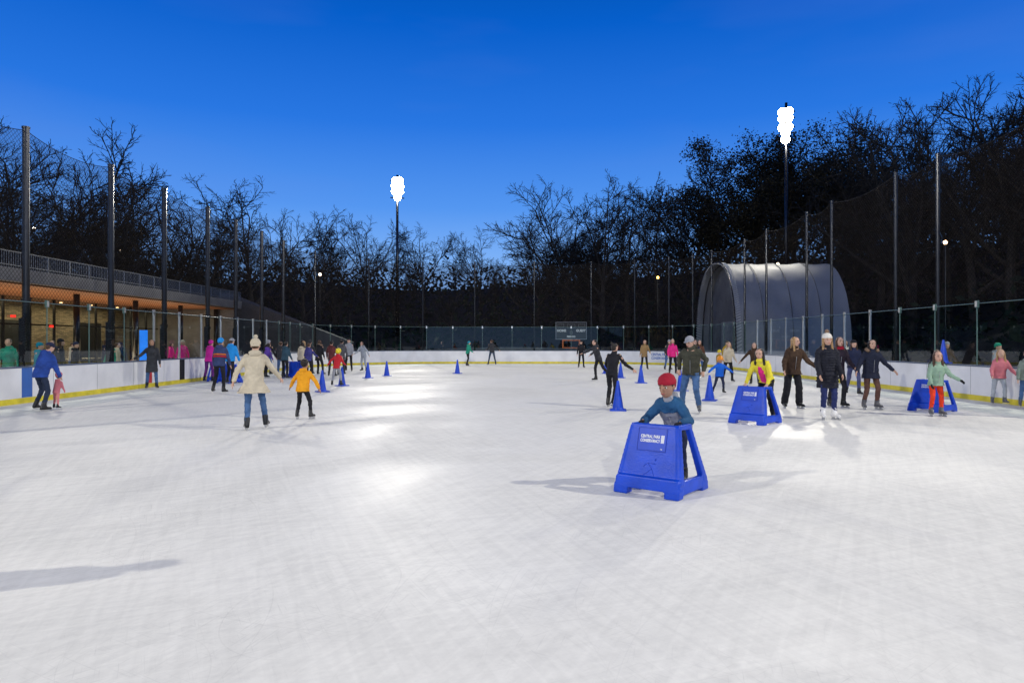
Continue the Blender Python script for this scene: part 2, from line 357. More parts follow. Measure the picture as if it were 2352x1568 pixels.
for i,(x,y,yaw,H,j,t,lab,kw) in enumerate([
 (-10.35,30.6,-10,1.66,CHAR,JEAN,'person in grey hooded jacket and jeans',dict(hair=(HBRN,'short'),lean=15)),
 (-9.95,29.9,10,1.62,cloth((.03,.07,.1)),BLACK,'person in dark teal coat pushing aid',dict(hair=(HBLK,'short'),lean=18)),
 (-9.6,31,15,1.6,CREAM,CHAR,'woman in cream jacket skating away',dict(hair=(HBLK,'long'))),
 (-10.1,34,0,1.68,CHAR,BLACK,'person in dark padded jacket and black trousers',dict(hat=('pom',CHAR),puffer=1)),
 (-9.4,33.2,20,1.7,BLACK,BLACK,'woman in black coat with fur hood',dict(hair=(HBRN,'long'),fur=FURB,hem=.12)),
 (-8.35,31.6,0,1.65,cloth((.12,.03,.03)),CHAR,'person in dark red jacket skating away',dict(hair=(HBLK,'short'))),
 (-6.45,25.1,10,1.36,RED,GREY,'child in red jacket and yellow helmet with arm out',dict(hat=('helmet',YHEL),hh=.16,L=(0,50,10,35),LL=(6,12,-4,10),RL=(14,10,-10,8))),
 (-8.25,33,-5,1.72,cloth((.09,.09,.1)),CHAR,'man in grey jacket skating away',dict(hair=(HBLK,'short'))),
 (-8.9,37.3,180,1.78,GREY,BLACK,'man in grey jacket and beanie facing camera',dict(hat=('beanie',BLACK))),
 (-8.15,37.5,200,1.62,LGREY,LGREY,'woman in pale blue jacket and leggings',dict(hair=(HBRN,'long'),R=(0,30,60,20),L=(0,40,10,30))),
 (-9.0,30.2,15,1.55,cloth((.05,.05,.2)),BLACK,'child in navy jacket within group of skaters',dict(hair=(HBRN,'short'))),
 (-12.0,33.5,10,1.7,BLACK,JEAN,'person in black jacket and jeans near boards',dict(hat=('beanie',GREY))),
 (-10.8,35.5,-10,1.66,cloth((.25,.2,.15)),BLACK,'woman in beige jacket among skaters',dict(hair=(HBLD,'long'))),
 (-11.6,37.5,30,1.72,CHAR,CHAR,'man in charcoal clothes skating by boards',dict(hair=(HBLK,'short'))),
 (-3.0,46.2,60,1.64,GRN,BLACK,'skater in green jacket and teal beanie',dict(hat=('beanie',TEAL),lean=12)),
 (-1.4,47.9,-20,1.76,CHAR,cloth((.04,.06,.1)),'man in dark jacket standing by far boards',dict(R=(0,40,10,50),LL=(4,12,0,12),RL=(0,12,-4,12))),
 (4.3,42.4,180,1.7,BLACK,BLACK,'skater in black top and cap facing camera',dict(hat=('cap',BLACK),LL=(20,4,-10,4))),
 (3.6,28.4,-110,1.72,CHAR,BLACK,'skater in black leggings gliding on one leg',dict(hair=(HBLK,'tail'),lean=20,L=(50,20,60,20),R=(60,10,70,5),LL=(-22,4,-48,2),RL=(14,2,-6,2),look=(0,0))),
 (7.6,39.2,190,1.7,TAN,BLACK,'person in tan coat leaning on boards',dict(hair=(HBRN,'long'),hem=.1)),
 (8.9,39,170,1.72,CHAR,JEAN,'man in dark hooded top and jeans',dict(hat=('beanie',GREY))),
 (8.05,34.2,180,1.74,HPINK,BLACK,'woman in pink scarf and black trousers',dict(hair=(HBRN,'long'))),
 (9.35,34.1,190,1.7,cloth((.12,.05,.03)),JEAN,'woman in brown jacket and blue jeans',dict(hair=(HBRN,'long'))),
 (8.45,31.5,185,1.72,CHAR,BLACK,'man in dark jacket and beanie skating forward',dict(hat=('beanie',CHAR))),
 (7.9,29.5,190,1.68,NAVY,JEAN,'person in navy jacket and jeans behind others',dict(hair=(HBRN,'long'))),
 (8.7,27.5,180,1.6,CREAM,BLACK,'woman in cream top behind group of skaters',dict(hair=(HBLD,'long'))),
 (10.7,34,185,1.65,MUST,CHAR,'person in mustard jacket with beanie',dict(hat=('beanie',OLV),puff=1.1)),
 (10.0,33,180,1.2,MUST,BLACK,'child in yellow helmet skating toward camera',dict(hat=('helmet',YHEL),hh=.17)),
 (9.1,25.6,-160,1.62,BRNF,CHAR,'woman in brown padded jacket leaning forward',dict(hair=(HBRN,'long'),lean=22,L=(30,30,50,20),R=(0,40,10,40))),
 (6.5,21.4,175,1.18,cloth((.01,.12,.6)),NAVY,'small child in blue jacket and orange helmet',dict(hat=('helmet',OHEL),hh=.175,puff=1.15,lean=20,L=(20,50,40,40),R=(10,55,30,45),LL=(20,8,-10,4),RL=(-10,10,-30,8),skin=SKIN2)),
 (10.45,20.9,185,1.66,NAVY,cloth((.06,.07,.16)),'girl in navy coat and patterned leggings',dict(hat=('beanie',BLACK),hair=(HBRN,'long'),puff=1.08,LL=(16,4,-4,3),RL=(-8,4,-24,2))),
]):
    f1,f2=random.uniform(6,26),random.uniform(-4,14)
    a=dict(L=(8+random.uniform(-12,25),random.uniform(6,18),20+random.uniform(-5,50),random.uniform(0,12)),R=(6+random.uniform(-12,25),random.uniform(6,20),18+random.uniform(-5,50),random.uniform(0,12)),roll=random.uniform(-5,5),lean=random.uniform(4,16),
           LL=(f1,random.uniform(3,9),f1-random.uniform(15,34),random.uniform(2,7)),RL=(f2,random.uniform(3,9),f2-random.uniform(12,30),random.uniform(2,7))); a.update(kw)
    person(x,y,yaw,H,lab,j,t,**a)
person(2.5,17.1,35,1.60,'woman in black top and leggings with hair bun',BLACK,BLACK,hair=(HBLK,'bun'),lean=16,L=(25,26,55,10),R=(20,28,48,36),LL=(14,3,-12,2),RL=(-6,6,-34,6),puff=.92,look=(20,0))
person(4.15,15.8,205,1.84,'man in olive jacket, jeans and grey cap skating',OLV,JEAN,hat=('cap',GREY),hair=(HBRN,'short'),lean=24,roll=-4,hands=[(-.28,.02,.98),(.27,.0,1.0)],LL=(26,6,-20,6),RL=(10,10,-26,8),look=(25,-22),puff=1.12,wide=1.1,boot=BOOTG)
person(5.32,14.28,222,1.62,'woman in yellow jacket and pink shirt bent over training aid',LEM,BLACK,hair=(HBLK,'long'),lean=40,hands=[(-.22,.52,.78),(.22,.52,.78)],shirt=HPINK,look=(-5,-10),LL=(20,6,-16,5),RL=(0,6,-26,5))
person(6.94,16.9,178,1.73,'woman in brown fur coat and wide black trousers',BRNF,BLACK,hair=(HBLD,'long'),L=(8,30,22,50),R=(8,20,34,14),hem=.06,puff=1.16,wide=1.35,look=(-40,0),LL=(12,5,-8,4),RL=(4,7,-12,5),roll=-4)
person(6.7,14.5,182,1.77,'woman in long black puffer coat and white beanie',cloth((.016,.017,.026)),cloth((.02,.03,.11)),boot=BOOTW,hat=('pom',WHITEF,FURB),hair=(HBLD,'long'),hem=.17,puff=1.08,puffer=1,L=(5,8,38,2),R=(10,10,34,2),LL=(10,3,-8,2),RL=(16,3,-8,1),roll=3)
person(8.05,16.9,175,1.72,'woman in dark coat beside friend in black puffer',cloth((.03,.02,.03)),BLACK,hair=(HBRN,'long'),L=(10,14,55,4),R=(10,18,46,14),LL=(16,4,-12,3),hem=.05,scarf=DRED,roll=-3)
person(8.72,16.6,180,1.68,'woman in navy parka with fur hood and arms out',cloth((.018,.022,.042)),TIGHT,hair=(HBLK,'long'),fur=FURB,hem=.09,puff=1.12,L=(10,30,22,42),R=(8,30,30,30),LL=(18,4,-14,3),RL=(8,4,-18,3),boot=BOOTG,lean=12,roll=3)
person(9.37,15.1,185,1.40,'girl in mint jacket and red trousers by training aid',MINT,REDT,hair=(HBRN,'long'),hh=.165,L=(18,28,42,44),R=(8,12,36,4),puff=1.17,LL=(10,4,-8,3),RL=(12,4,-10,3),gloves=BLACK,boot=BOOTG,lean=10)
person(10.55,17.0,200,1.42,'child in dark jacket behind blue training aid',CHAR,BLACK,hair=(HBRN,'short'),hh=.16,lean=18,L=(30,12,60,4),R=(30,12,60,4),look=(0,-10),puff=1.1)
person(12.62,17.7,195,1.42,'girl in pink jacket and grey leggings holding boards',PINK,LGREY,hair=(HBLD,'long'),hh=.16,L=(20,20,55,14),R=(5,16,46,10),puff=1.16,boot=BOOTG,lean=14,LL=(18,5,-14,4))
person(12.75,16.9,200,1.40,'child in grey green coat near rink boards',cloth((.2,.24,.2)),JEAN,hair=(HBRN,'short'),hh=.16,puff=1.15,boot=BOOTG)
person(-4.75,4.1,20,1.7,'skater in grey jacket whose shadow falls on ice',GREY,BLACK,hat=('beanie',BLACK),puff=1.15)
bc=[CHAR,BLACK,CREAM,NAVY,GRN,HPINK,GREY,BRNF,WHITEF]
for i,(x,y) in enumerate([(-15.0,22.6),(-16.4,25.6),(-15.6,26.9),(-17.6,29.5),(-14.6,24.9),(-15.2,31.5),(-14.9,35),(-18.5,27.5),(-17,21.5),(-19.5,24),(-16.2,28.3),(-20,31),(-18,33.5),(-15.4,20.9),(-19,38),(14.9,21.0),(15.6,24.5),(15.2,31.2),(-5.5,54.2)]):
    person(x,y,random.choice([70,90,160,200,250]),random.uniform(1.55,1.75),'bystander in winter clothes outside the rink glass',bc[i%9],random.choice([BLACK,CHAR,JEAN]),hair=(random.choice([HBLK,HBRN]),random.choice(['short','long'])),hat=random.choice([None,('beanie',bc[(i*2+1)%9])]),skates=False,group='bystanders outside the rink')
# ---------------------------------------------------------------- training aids
def make_aid(x,y,yaw,label):
    root=empty('skating_aid',(x,y,.006),yaw,label,'skating aid','blue skating aids on the ice')
    root.scale=(1.08,1.08,.94)
    g=G(); hx=g.hexa
    hx([(-.305,-.315,.15),(.305,-.315,.15),(.305,-.25,.15),(-.305,-.25,.15)],[(-.235,-.165,.79),(.235,-.165,.79),(.235,-.10,.79),(-.235,-.10,.79)])
    hx([(-.35,-.36,.07),(.35,-.36,.07),(.35,-.25,.07),(-.35,-.25,.07)],[(-.33,-.335,.21),(.33,-.335,.21),(.33,-.25,.21),(-.33,-.25,.21)])
    for s in (-1,1):
        a,b=(s*.355,s*.20) if s<0 else (s*.20,s*.355)
        hx([(a,-.37,0),(b,-.37,0),(b,-.25,0),(a,-.25,0)],[(a,-.355,.10),(b,-.355,.10),(b,-.25,.10),(a,-.25,.10)])
        a,b=sorted((s*.355,s*.285))
        hx([(a,-.33,.035),(b,-.33,.035),(b,.36,.035),(a,.36,.035)],[(a+ (.01 if s<0 else 0),-.33,.19),(b-(.01 if s>0 else 0),-.33,.19),(b-(.01 if s>0 else 0),.34,.17),(a+(.01 if s<0 else 0),.34,.17)])
        hx([(a,.22,0),(b,.22,0),(b,.37,0),(a,.37,0)],[(a,.22,.1),(b,.22,.1),(b,.36,.1),(a,.36,.1)])
        c,e=sorted((s*.265,s*.21))
        hx([(a,.26,.12),(b,.26,.12),(b,.35,.12),(a,.35,.12)],[(c,.09,.74),(e,.09,.74),(e,.16,.74),(c,.16,.74)])
        hx([(c,-.15,.735),(e,-.15,.735),(e,.16,.725),(c,.16,.725)],[(c,-.15,.79),(e,-.15,.79),(e,.15,.785),(c,.15,.785)])
        hx([(a,-.31,.15),(b,-.31,.15),(b,-.225,.15),(a,-.225,.15)],[(c,-.165,.77),(e,-.165,.77),(e,-.09,.77),(c,-.09,.77)])
    solid('frame',g,BLUEP,.0085 if y<20 else .016,root,3)
    tl=math.atan(.15/.64)
    def fp(u,z,o): return V((u,-.315+.15*(z-.15)/.64-o*math.cos(tl),z))
    def plate(a0,a1,b0,b1,o=.006):
        q=G(); q.hexa([fp(a0,b0,o),fp(a1,b0,o),fp(a1,b0,-.01),fp(a0,b0,-.01)],[fp(a0,b1,o),fp(a1,b1,o),fp(a1,b1,-.01),fp(a0,b1,-.01)]); return q
    lb=add('label_panel',plate(-.15,.15,.50,.745,.004),BLUED,root,False)
    for q in ((-.157,.157,.747,.751),(-.157,.157,.492,.496),(-.157,-.153,.496,.747),(.153,.157,.496,.747)): add('label_frame',plate(*q,.007),BLUEE,lb)
    rot=(math.pi/2-tl,0,0)
    text('lettering','CENTRAL PARK',.215,WHITE,lb,fp(-.018,.655,.0065),rot,.03,.038)
    text('lettering','CONSERVANCY',.215,WHITE,lb,fp(-.018,.608,.0065),rot,.03,.038)
    for q in range(3): add('logo_bar',plate(.098+q*.012,.107+q*.012,.588,.675,.007),WHITE,lb)
    text('lettering','14',.018,WHITE,lb,fp(.11,.522,.0065),rot,.02)
    e=G()
    for a,b in (((-.02,.36),(.03,.30)),((.03,.30),(-.01,.26)),((-.01,.26),(-.06,.215)),((.03,.30),(.06,.22)),((-.02,.36),(.07,.355)),((-.02,.36),(-.06,.32)),((.06,.40),(.062,.402))):
        r=.0035 if a[0]!=.06 else .009
        e.cap(fp(a[0],a[1],.0),fp(b[0],b[1],.0),r,r,n=6)
    add('emblem',e,BLUEE,root,True)
    return root
make_aid(1.656,7.57,rad(-38),'large blue plastic training aid with white lettering')
make_aid(4.93,13.85,rad(-46),'blue plastic training aid pushed by woman in yellow')
make_aid(9.97,16.2,rad(-56),'blue plastic training aid beside girl in red trousers')
make_aid(-12.2,28.4,rad(190),'blue plastic training aid near rink boards')
make_aid(-9.85,30.8,rad(170),'blue plastic training aid among crowd of skaters')
make_aid(-11.3,27.2,rad(160),'blue plastic training aid beside skaters in blue')
# ---------------------------------------------------------------- cones
g=G(); g.box(-.19,.19,-.19,.19,.0,.03)
g.rings([(V((0,0,.03)),V((.145,0,0)),V((0,.145,0))),(V((0,0,.07)),V((.13,0,0)),V((0,.13,0))),(V((0,0,.7)),V((.028,0,0)),V((0,.028,0))),(V((0,0,.71)),V((.02,0,0)),V((0,.02,0)))],24)
cm=g.mesh('traffic_cone'); cm.materials.append(BLUEP)
for i,(x,y,z) in enumerate([(-6.2,22.3,0),(-6.3,25.3,0),(-6.5,30.8,0),(-6,32.7,0),(-2.8,35,0),(2.53,16.3,0),(5.1,27,0),(5.6,22.7,0),(5.5,19,0),(4.9,30.8,0),(4.8,35,0),(13.08,20.7,.985)]):
    o=link('traffic_cone',cm); o.location=(x,y,z+.006); o.rotation_euler=(0,0,random.uniform(0,1.5)); o['label']='tall blue plastic cone standing on the ice' if z==0 else 'blue plastic cone standing on top of boards'; o['category']='cone'; o['group']='blue cones on the ice'

# ---------------------------------------------------------------- rink
RX,RY,RR=13.0,50.7,8.6
def path(off=0,y0=-2,step=1.0,rstep=10):
    r=RR+off; pts=[]
    n=int((RY-RR-y0)/step)
    for i in range(n): pts.append((V((-RX-off,y0+(RY-RR-y0)*i/n,0)),V((1,0,0))))
    for i in range(rstep+1):
        a=math.pi*.5*i/rstep; nrm=V((math.cos(a),-math.sin(a),0)); pts.append((V((-RX+RR,RY-RR,0))-nrm*r,nrm))
    m=int(2*(RX-RR)/step)
    for i in range(1,m): pts.append((V((-RX+RR+2*(RX-RR)*i/m,RY+off,0)),V((0,-1,0))))
    for i in range(rstep+1):
        a=math.pi*.5*i/rstep; nrm=V((-math.sin(a),-math.cos(a),0)); pts.append((V((RX-RR,RY-RR,0))-nrm*r,nrm))
    for i in range(1,n+1): pts.append((V((RX+off,RY-RR-(RY-RR-y0)*i/n,0)),V((-1,0,0))))
    return pts
def sweep(prof,pts):
    g=G(); k=len(prof)
    for p,n in pts:
        for o,z in prof: g.v.append(tuple(p-n*o+V((0,0,z))))
    for i in range(len(pts)-1):
        for j in range(k): a=i*k+j; b=i*k+(j+1)%k; g.f.append((a,b,b+k,a+k))
    g.f.append(tuple(range(k-1,-1,-1))); g.f.append(tuple(range((len(pts)-1)*k,len(pts)*k)))
    return g
BOARD=mat('dasher_white',(.74,.74,.75),.4,.10,1.2,0,0,1,.4)
YELK=mat('kick_plate_yellow',(.66,.55,.03),.45,.2,3)
CAPR=mat('cap_rail_dark',(.06,.09,.16),.4,.1,3)
BLUEL=mat('blue_line_paint',(.03,.12,.42),.4,.1,3); REDL=mat('red_line_paint',(.5,.03,.03),.4,.1,3)
ALU=mat('aluminium',(.5,.51,.52),.35,.1,10,.9)
brd=empty('rink_boards',(0,0,0),0,'white rink boards with yellow kick plate and glass panels','rink boards')
P0=path()
add('board_wall',sweep([(0,.155),(.0,.945),(.12,.945),(.12,0),(.0,0)],P0),BOARD,brd)
add('kick_plate',sweep([(-.012,.004),(-.012,.15),(.006,.155),(.006,.004)],P0),YELK,brd)
add('cap_rail',sweep([(-.015,.947),(-.015,.985),(.15,.985),(.15,.947)],P0),CAPR,brd)
def bandx(side,y,w,m):
    s=-1 if side=='l' else 1
    x=s*(RX-.004); x2=s*(RX+.01); a,b=sorted((x,x2)); add('line_marking',G().box(a,b,y-w/2,y+w/2,.16,.944),m,brd)
bandx('l',18.3,.4,BLUEL); bandx('l',24.5,.3,REDL); bandx('r',25.0,.3,REDL); bandx('r',31.5,.4,BLUEL)
SEAM=mat('board_seam',(.3,.3,.32),.6)
for i in range(18):
    y=5+i*2.05
    for s in (-1,1): add('board_seam',G().box(min(s*12.997,s*13.01),max(s*12.997,s*13.01),y-.006,y+.006,.16,.944),SEAM,brd)
add('gate_gap',G().box(-RX-.01,-RX+.006,26.7,27.1,.02,.94),BLACK,brd)
gm=bpy.data.materials.new('rink_glass'); gm.use_nodes=True; nt=gm.node_tree; nt.nodes.clear()
out=nt.nodes.new('ShaderNodeOutputMaterial'); mx=nt.nodes.new('ShaderNodeMixShader'); tr=nt.nodes.new('ShaderNodeBsdfTransparent'); gl=nt.nodes.new('ShaderNodeBsdfGlossy'); fr=nt.nodes.new('ShaderNodeFresnel')
fr.inputs['IOR'].default_value=1.5; tr.inputs['Color'].default_value=(.74,.82,.80,1); gl.inputs['Roughness'].default_value=.015; gl.inputs['Color'].default_value=(.9,.95,.95,1)
nt.links.new(fr.outputs[0],mx.inputs[0]); nt.links.new(tr.outputs[0],mx.inputs[1]); nt.links.new(gl.outputs[0],mx.inputs[2]); nt.links.new(mx.outputs[0],out.inputs[0])
GEDGE=mat('glass_edge',(.10,.16,.15),.2,.1)
PP=path(.07,2,1.85,7)
GT=2.72
for i in range(len(PP)-1):
    (a,na),(b,nb)=PP[i],PP[i+1]
    d=(b-a).normalized()
    a2=a+d*.012; b2=b-d*.012
    g=G(); g.v+=[(a2.x,a2.y,.99),(b2.x,b2.y,.99),(b2.x,b2.y,GT),(a2.x,a2.y,GT)]; g.f.append((0,1,2,3))
    gp=add('glass_panel',g,gm,brd)
    add('glass_edge',G().beam((a2.x,a2.y,GT),(b2.x,b2.y,GT),.012,6),GEDGE,gp)
    n=na; side=n.cross(V((0,0,1)))
    thick=(24<a.y<38)
    g=G(); w=.03 if thick else .012
    def bx(c,hs,hn,z0,z1):
        q=[c-side*hs-n*hn,c+side*hs-n*hn,c+side*hs+n*hn,c-side*hs+n*hn]
        g.hexa([(p.x,p.y,z0) for p in q],[(p.x,p.y,z1) for p in q])
    bx(a,w,w,.985,GT)
    bx(a,.05,.03,GT-.12,GT+.08)
    add('glass_post',g,ALU if thick else GEDGE,brd)
    if not thick:
        g=G(); bx(a,.045,.035,GT-.10,GT+.06); add('glass_clip',g,ALU,brd)
k=min(range(len(P0)),key=lambda i:abs(P0[i][0].x/max(P0[i][0].y,1)-.209) if P0[i][0].y>40 and P0[i][0].x>0 else 9)
p,n=P0[k]; ang=math.atan2(n.x,-n.y)
bs=empty('board_sign',p+n*.09+V((0,0,.6)),ang,'white board sign with dark blue park lettering','sign')
add('panel',G().box(-.8,.8,-.0,.02,-.3,.3),BOARD,bs)
text('lettering','CENTRAL PARK',1.4,BLUEL,bs,(0,-.005,.13),(math.pi/2,0,0),.03,.2); text('lettering','CONSERVANCY',1.4,BLUEL,bs,(0,-.005,-.13),(math.pi/2,0,0),.03,.2)

def ice_mat():
    m=bpy.data.materials.new('ice'); m.use_nodes=True; nt=m.node_tree; b=nt.nodes['Principled BSDF']; N=nt.nodes.new; Lk=nt.links.new
    tc=N('ShaderNodeTexCoord')
    def mp(sx,sy,rz,lx=0):
        q=N('ShaderNodeMapping'); q.vector_type='TEXTURE'; q.inputs['Scale'].default_value=(1/sx,1/sy,1); q.inputs['Rotation'].default_value=(0,0,rz); q.inputs['Location'].default_value=(lx,lx*.7,0); Lk(tc.outputs['Object'],q.inputs['Vector']); return q
    def nz(q,sc,dt,ds=0):
        n=N('ShaderNodeTexNoise'); n.inputs['Scale'].default_value=sc; n.inputs['Detail'].default_value=dt; n.inputs['Distortion'].default_value=ds; Lk(q.outputs[0],n.inputs['Vector']); return n.outputs['Fac']
    def mth(op,a,b_=None,cl=False):
        q=N('ShaderNodeMath'); q.operation=op; q.use_clamp=cl
        for i,x in enumerate((a,b_)):
            if x is None: continue
            if isinstance(x,(int,float)): q.inputs[i].default_value=x
            else: Lk(x,q.inputs[i])
        return q.outputs[0]
    def mr(a,f0,f1,t0,t1):
        q=N('ShaderNodeMapRange'); q.inputs[1].default_value=f0;q.inputs[2].default_value=f1;q.inputs[3].default_value=t0;q.inputs[4].default_value=t1; Lk(a,q.inputs[0]); return q.outputs[0]
    big=nz(mp(1,1,0),.25,5,.8)
    st=[nz(mp(.7,8,rad(a),l),1.6,4,.6) for a,l in ((62,0),(112,5),(20,9))]
    s=mth('MULTIPLY',mth('ADD',mth('ADD',st[0],st[1]),st[2]),.3333)
    fine=nz(mp(1,1,0,3),26,3,.5)
    fs=None
    for a,l in ((75,2),(118,8),(150,15),(38,21)):
        q=mr(nz(mp(1.6,46,rad(a),l),1.5,2,.25),.62,.70,0,1); fs=q if fs is None else mth('MAXIMUM',fs,q)
    msk=mr(nz(mp(1,1,0,3),.7,2),.40,.62,.15,1)
    scr=None
    for k_,(sc,fr_,l) in enumerate(((.16,42,0),(.22,34,7),(.12,60,17),(.3,30,29),(.09,70,51))):
        n0=nz(mp(1,1,k_,l),sc,0)
        w=mth('ABSOLUTE',mth('SINE',mth('MULTIPLY',n0,fr_)))
        ln=mr(w,0,.020,1,0); scr=ln if scr is None else mth('MAXIMUM',scr,ln)
    scr=mth('MULTIPLY',scr,msk)
    val=mth('ADD',mr(big,.3,.7,-.11,.11),mr(s,.4,.6,-.085,.085)); val=mth('ADD',val,mr(fine,.3,.7,-.03,.03))
    val=mth('ADD',val,.50); val=mth('ADD',val,mth('MULTIPLY',scr,-.11)); val=mth('ADD',val,mth('MULTIPLY',mth('MULTIPLY',fs,msk),-.12))
    cr=N('ShaderNodeValToRGB'); cr.color_ramp.elements[0].position=.2; cr.color_ramp.elements[1].position=.72
    cr.color_ramp.elements[0].color=(.55,.55,.535,1); cr.color_ramp.elements[1].color=(.86,.855,.82,1)
    Lk(val,cr.inputs[0]); Lk(cr.outputs[0],b.inputs['Base Color'])
    Lk(mr(big,.35,.65,.74,.48),b.inputs['Roughness']); b.inputs['Specular IOR Level'].default_value=.18
    bp=N('ShaderNodeBump'); bp.inputs['Strength'].default_value=.08; bp.inputs['Distance'].default_value=.01
    Lk(mth('ADD',fine,mth('MULTIPLY',scr,-.3)),bp.inputs['Height']); Lk(bp.outputs[0],b.inputs['Normal'])
    return m
PI=path(.05,-12,1,16); g=G(); g.v=[(p.x,p.y,.0) for p,n in PI]; g.f=[tuple(range(len(PI)-1,-1,-1))]
ice=add('ice',g,ice_mat()); ice.location.z=.005; ice['kind']='structure'

def th(x,y):
    dx=max(-40-x,x-25,0); dy=max(y-62,0) if y>0 else 0
    d=math.hypot(dx,dy); t_=min(d/42,1); t_=t_*t_*(3-2*t_)
    side=1+ .45*max(0,min(1,(x-5)/35))+.15*max(0,min(1,(-x-20)/30))
    return t_*9.5*side+ (mnoise.noise(V((x*.05,y*.05,0)))*1.5*t_)
g=G(); nx,ny=90,90
xs=[-260+520*i/nx for i in range(nx+1)]; ys=[-60+330*j/ny for j in range(ny+1)]
for y in ys:
    for x in xs: g.v.append((x,y,th(x,y)-.004))
for j in range(ny):
    for i in range(nx): a=j*(nx+1)+i; g.f.append((a,a+1,a+nx+2,a+nx+1))
gr=add('ground',g,mat('leaf_litter_ground',(.035,.028,.02),.95,.5,.6,0,.5,3),None,True); gr['kind']='structure'
g=G(); g.v=[(-40,-10,.0),(-13.15,-10,.0),(-13.15,52,.0),(13.15,52,0),(13.15,-10,0),(25,-10,0),(25,61,0),(-40,61,0)]
g.f=[(0,1,2,7),(2,3,6,7),(3,4,5,6)]
pv=add('pavement',g,mat('grey_paving',(.10,.10,.10),.8,.25,1.5,0,.2,6)); pv.location.z=.001; pv['kind']='structure'

# ---------------------------------------------------------------- net poles and netting
PM=mat('black_steel_pole',(.025,.026,.03),.25,.2,4,.6,0,1,.6)
crn=lambda s,t_:(s*(4.4+9.2*math.cos(rad(t_))),42.1+9.2*math.sin(rad(t_)))
poles=[(-13.6,7.5),(-13.6,11.3),(-13.6,15.2),(-13.6,19.1),(-13.6,23.15),(-13.6,26.7),(-13.6,30.5),(-13.6,33.6),(-13.6,37.1),(-13.6,40.6),crn(-1,20),crn(-1,50),(-6.7,51.3),(-2.8,51.3),(1.67,51.3),(5.95,51.3),crn(1,60),crn(1,43),crn(1,30),crn(1,18),(13.6,39.9),(13.6,36.5),(13.6,31.5),(13.6,29.05),(13.6,24.2),(13.6,21.8),(13.6,17.3),(13.6,13)]
g=G(); g.cyl(0,0,0,7.6,.1,.09,16); g.cyl(0,0,7.6,7.65,.105,.105,16); g.cyl(0,0,2.2,2.32,.125,.125,16); g.cyl(0,0,2.75,2.85,.125,.125,16); g.box(-.09,.09,-.16,-.1,.9,2.3); g.box(-.16,.16,-.16,.16,0,.03)
pm=g.mesh('net_pole'); pm.materials.append(PM)
g=G(); g.cyl(0,0,0,7.6,.062,.056,12); g.cyl(0,0,7.6,7.64,.066,.066,12); g.cyl(0,0,2.7,2.78,.085,.085,12); g.box(-.12,.12,-.12,.12,0,.03)
pm2=g.mesh('net_pole_slim'); pm2.materials.append(PM)
for x,y in poles:
    o=link('net_pole',pm if (x<-13.5) else pm2); o.location=(x,y,0); o['label']='tall black steel pole holding safety netting'; o['category']='pole'; o['group']='poles around the rink'
nm=bpy.data.materials.new('netting'); nm.use_nodes=True; nt=nm.node_tree; nt.nodes.clear()
out=nt.nodes.new('ShaderNodeOutputMaterial'); mx=nt.nodes.new('ShaderNodeMixShader'); tr=nt.nodes.new('ShaderNodeBsdfTransparent'); df=nt.nodes.new('ShaderNodeBsdfDiffuse'); df.inputs[0].default_value=(.020,.017,.015,1)
# woven diamond mesh: two diagonal cord directions over a faint base opacity
tc=nt.nodes.new('ShaderNodeTexCoord'); sp=nt.nodes.new('ShaderNodeSeparateXYZ'); nt.links.new(tc.outputs['Object'],sp.inputs[0])
def M(op,a,b=None):
    q=nt.nodes.new('ShaderNodeMath'); q.operation=op
    for i,v in enumerate((a,b)):
        if v is None: continue
        if isinstance(v,(int,float)): q.inputs[i].default_value=v
        else: nt.links.new(v,q.inputs[i])
    return q.outputs[0]
h_=M('ADD',sp.outputs['X'],sp.outputs['Y'])
lines=[]
for sg in (1,-1):
    f=M('FRACT',M('MULTIPLY',M('ADD',h_,M('MULTIPLY',sp.outputs['Z'],sg)),7.0)); lines.append(M('LESS_THAN',f,.17))
cord=M('MAXIMUM',lines[0],lines[1])
nt.links.new(M('ADD',M('MULTIPLY',cord,.50),.20),mx.inputs[0]); nt.links.new(tr.outputs[0],mx.inputs[1]); nt.links.new(df.outputs[0],mx.inputs[2]); nt.links.new(mx.outputs[0],out.inputs[0])
def net(ps,label):
    g=G(); rp=G()
    for (x0,y0),(x1,y1) in zip(ps,ps[1:]):
        b=len(g.v); n=10; pv_=None
        for i in range(n+1):
            t_=i/n; x=x0+(x1-x0)*t_; y=y0+(y1-y0)*t_; sag=.24*4*t_*(1-t_)
            g.v.append((x,y,GT)); g.v.append((x,y,7.55-sag))
            if pv_: rp.beam(pv_,(x,y,7.55-sag),.010,5)
            pv_=(x,y,7.55-sag)
        for i in range(n): a=b+2*i; g.f.append((a,a+2,a+3,a+1))
    e=empty('safety_netting',(0,0,0),0,label,'netting')
    add('mesh_net',g,nm,e); add('top_rope',rp,BLACK,e)
net(poles[:12],'black safety netting hung between poles along rink side'); net(poles[11:17],'black safety netting hung across the rink end'); net(poles[16:],'black safety netting sagging between tall side poles')

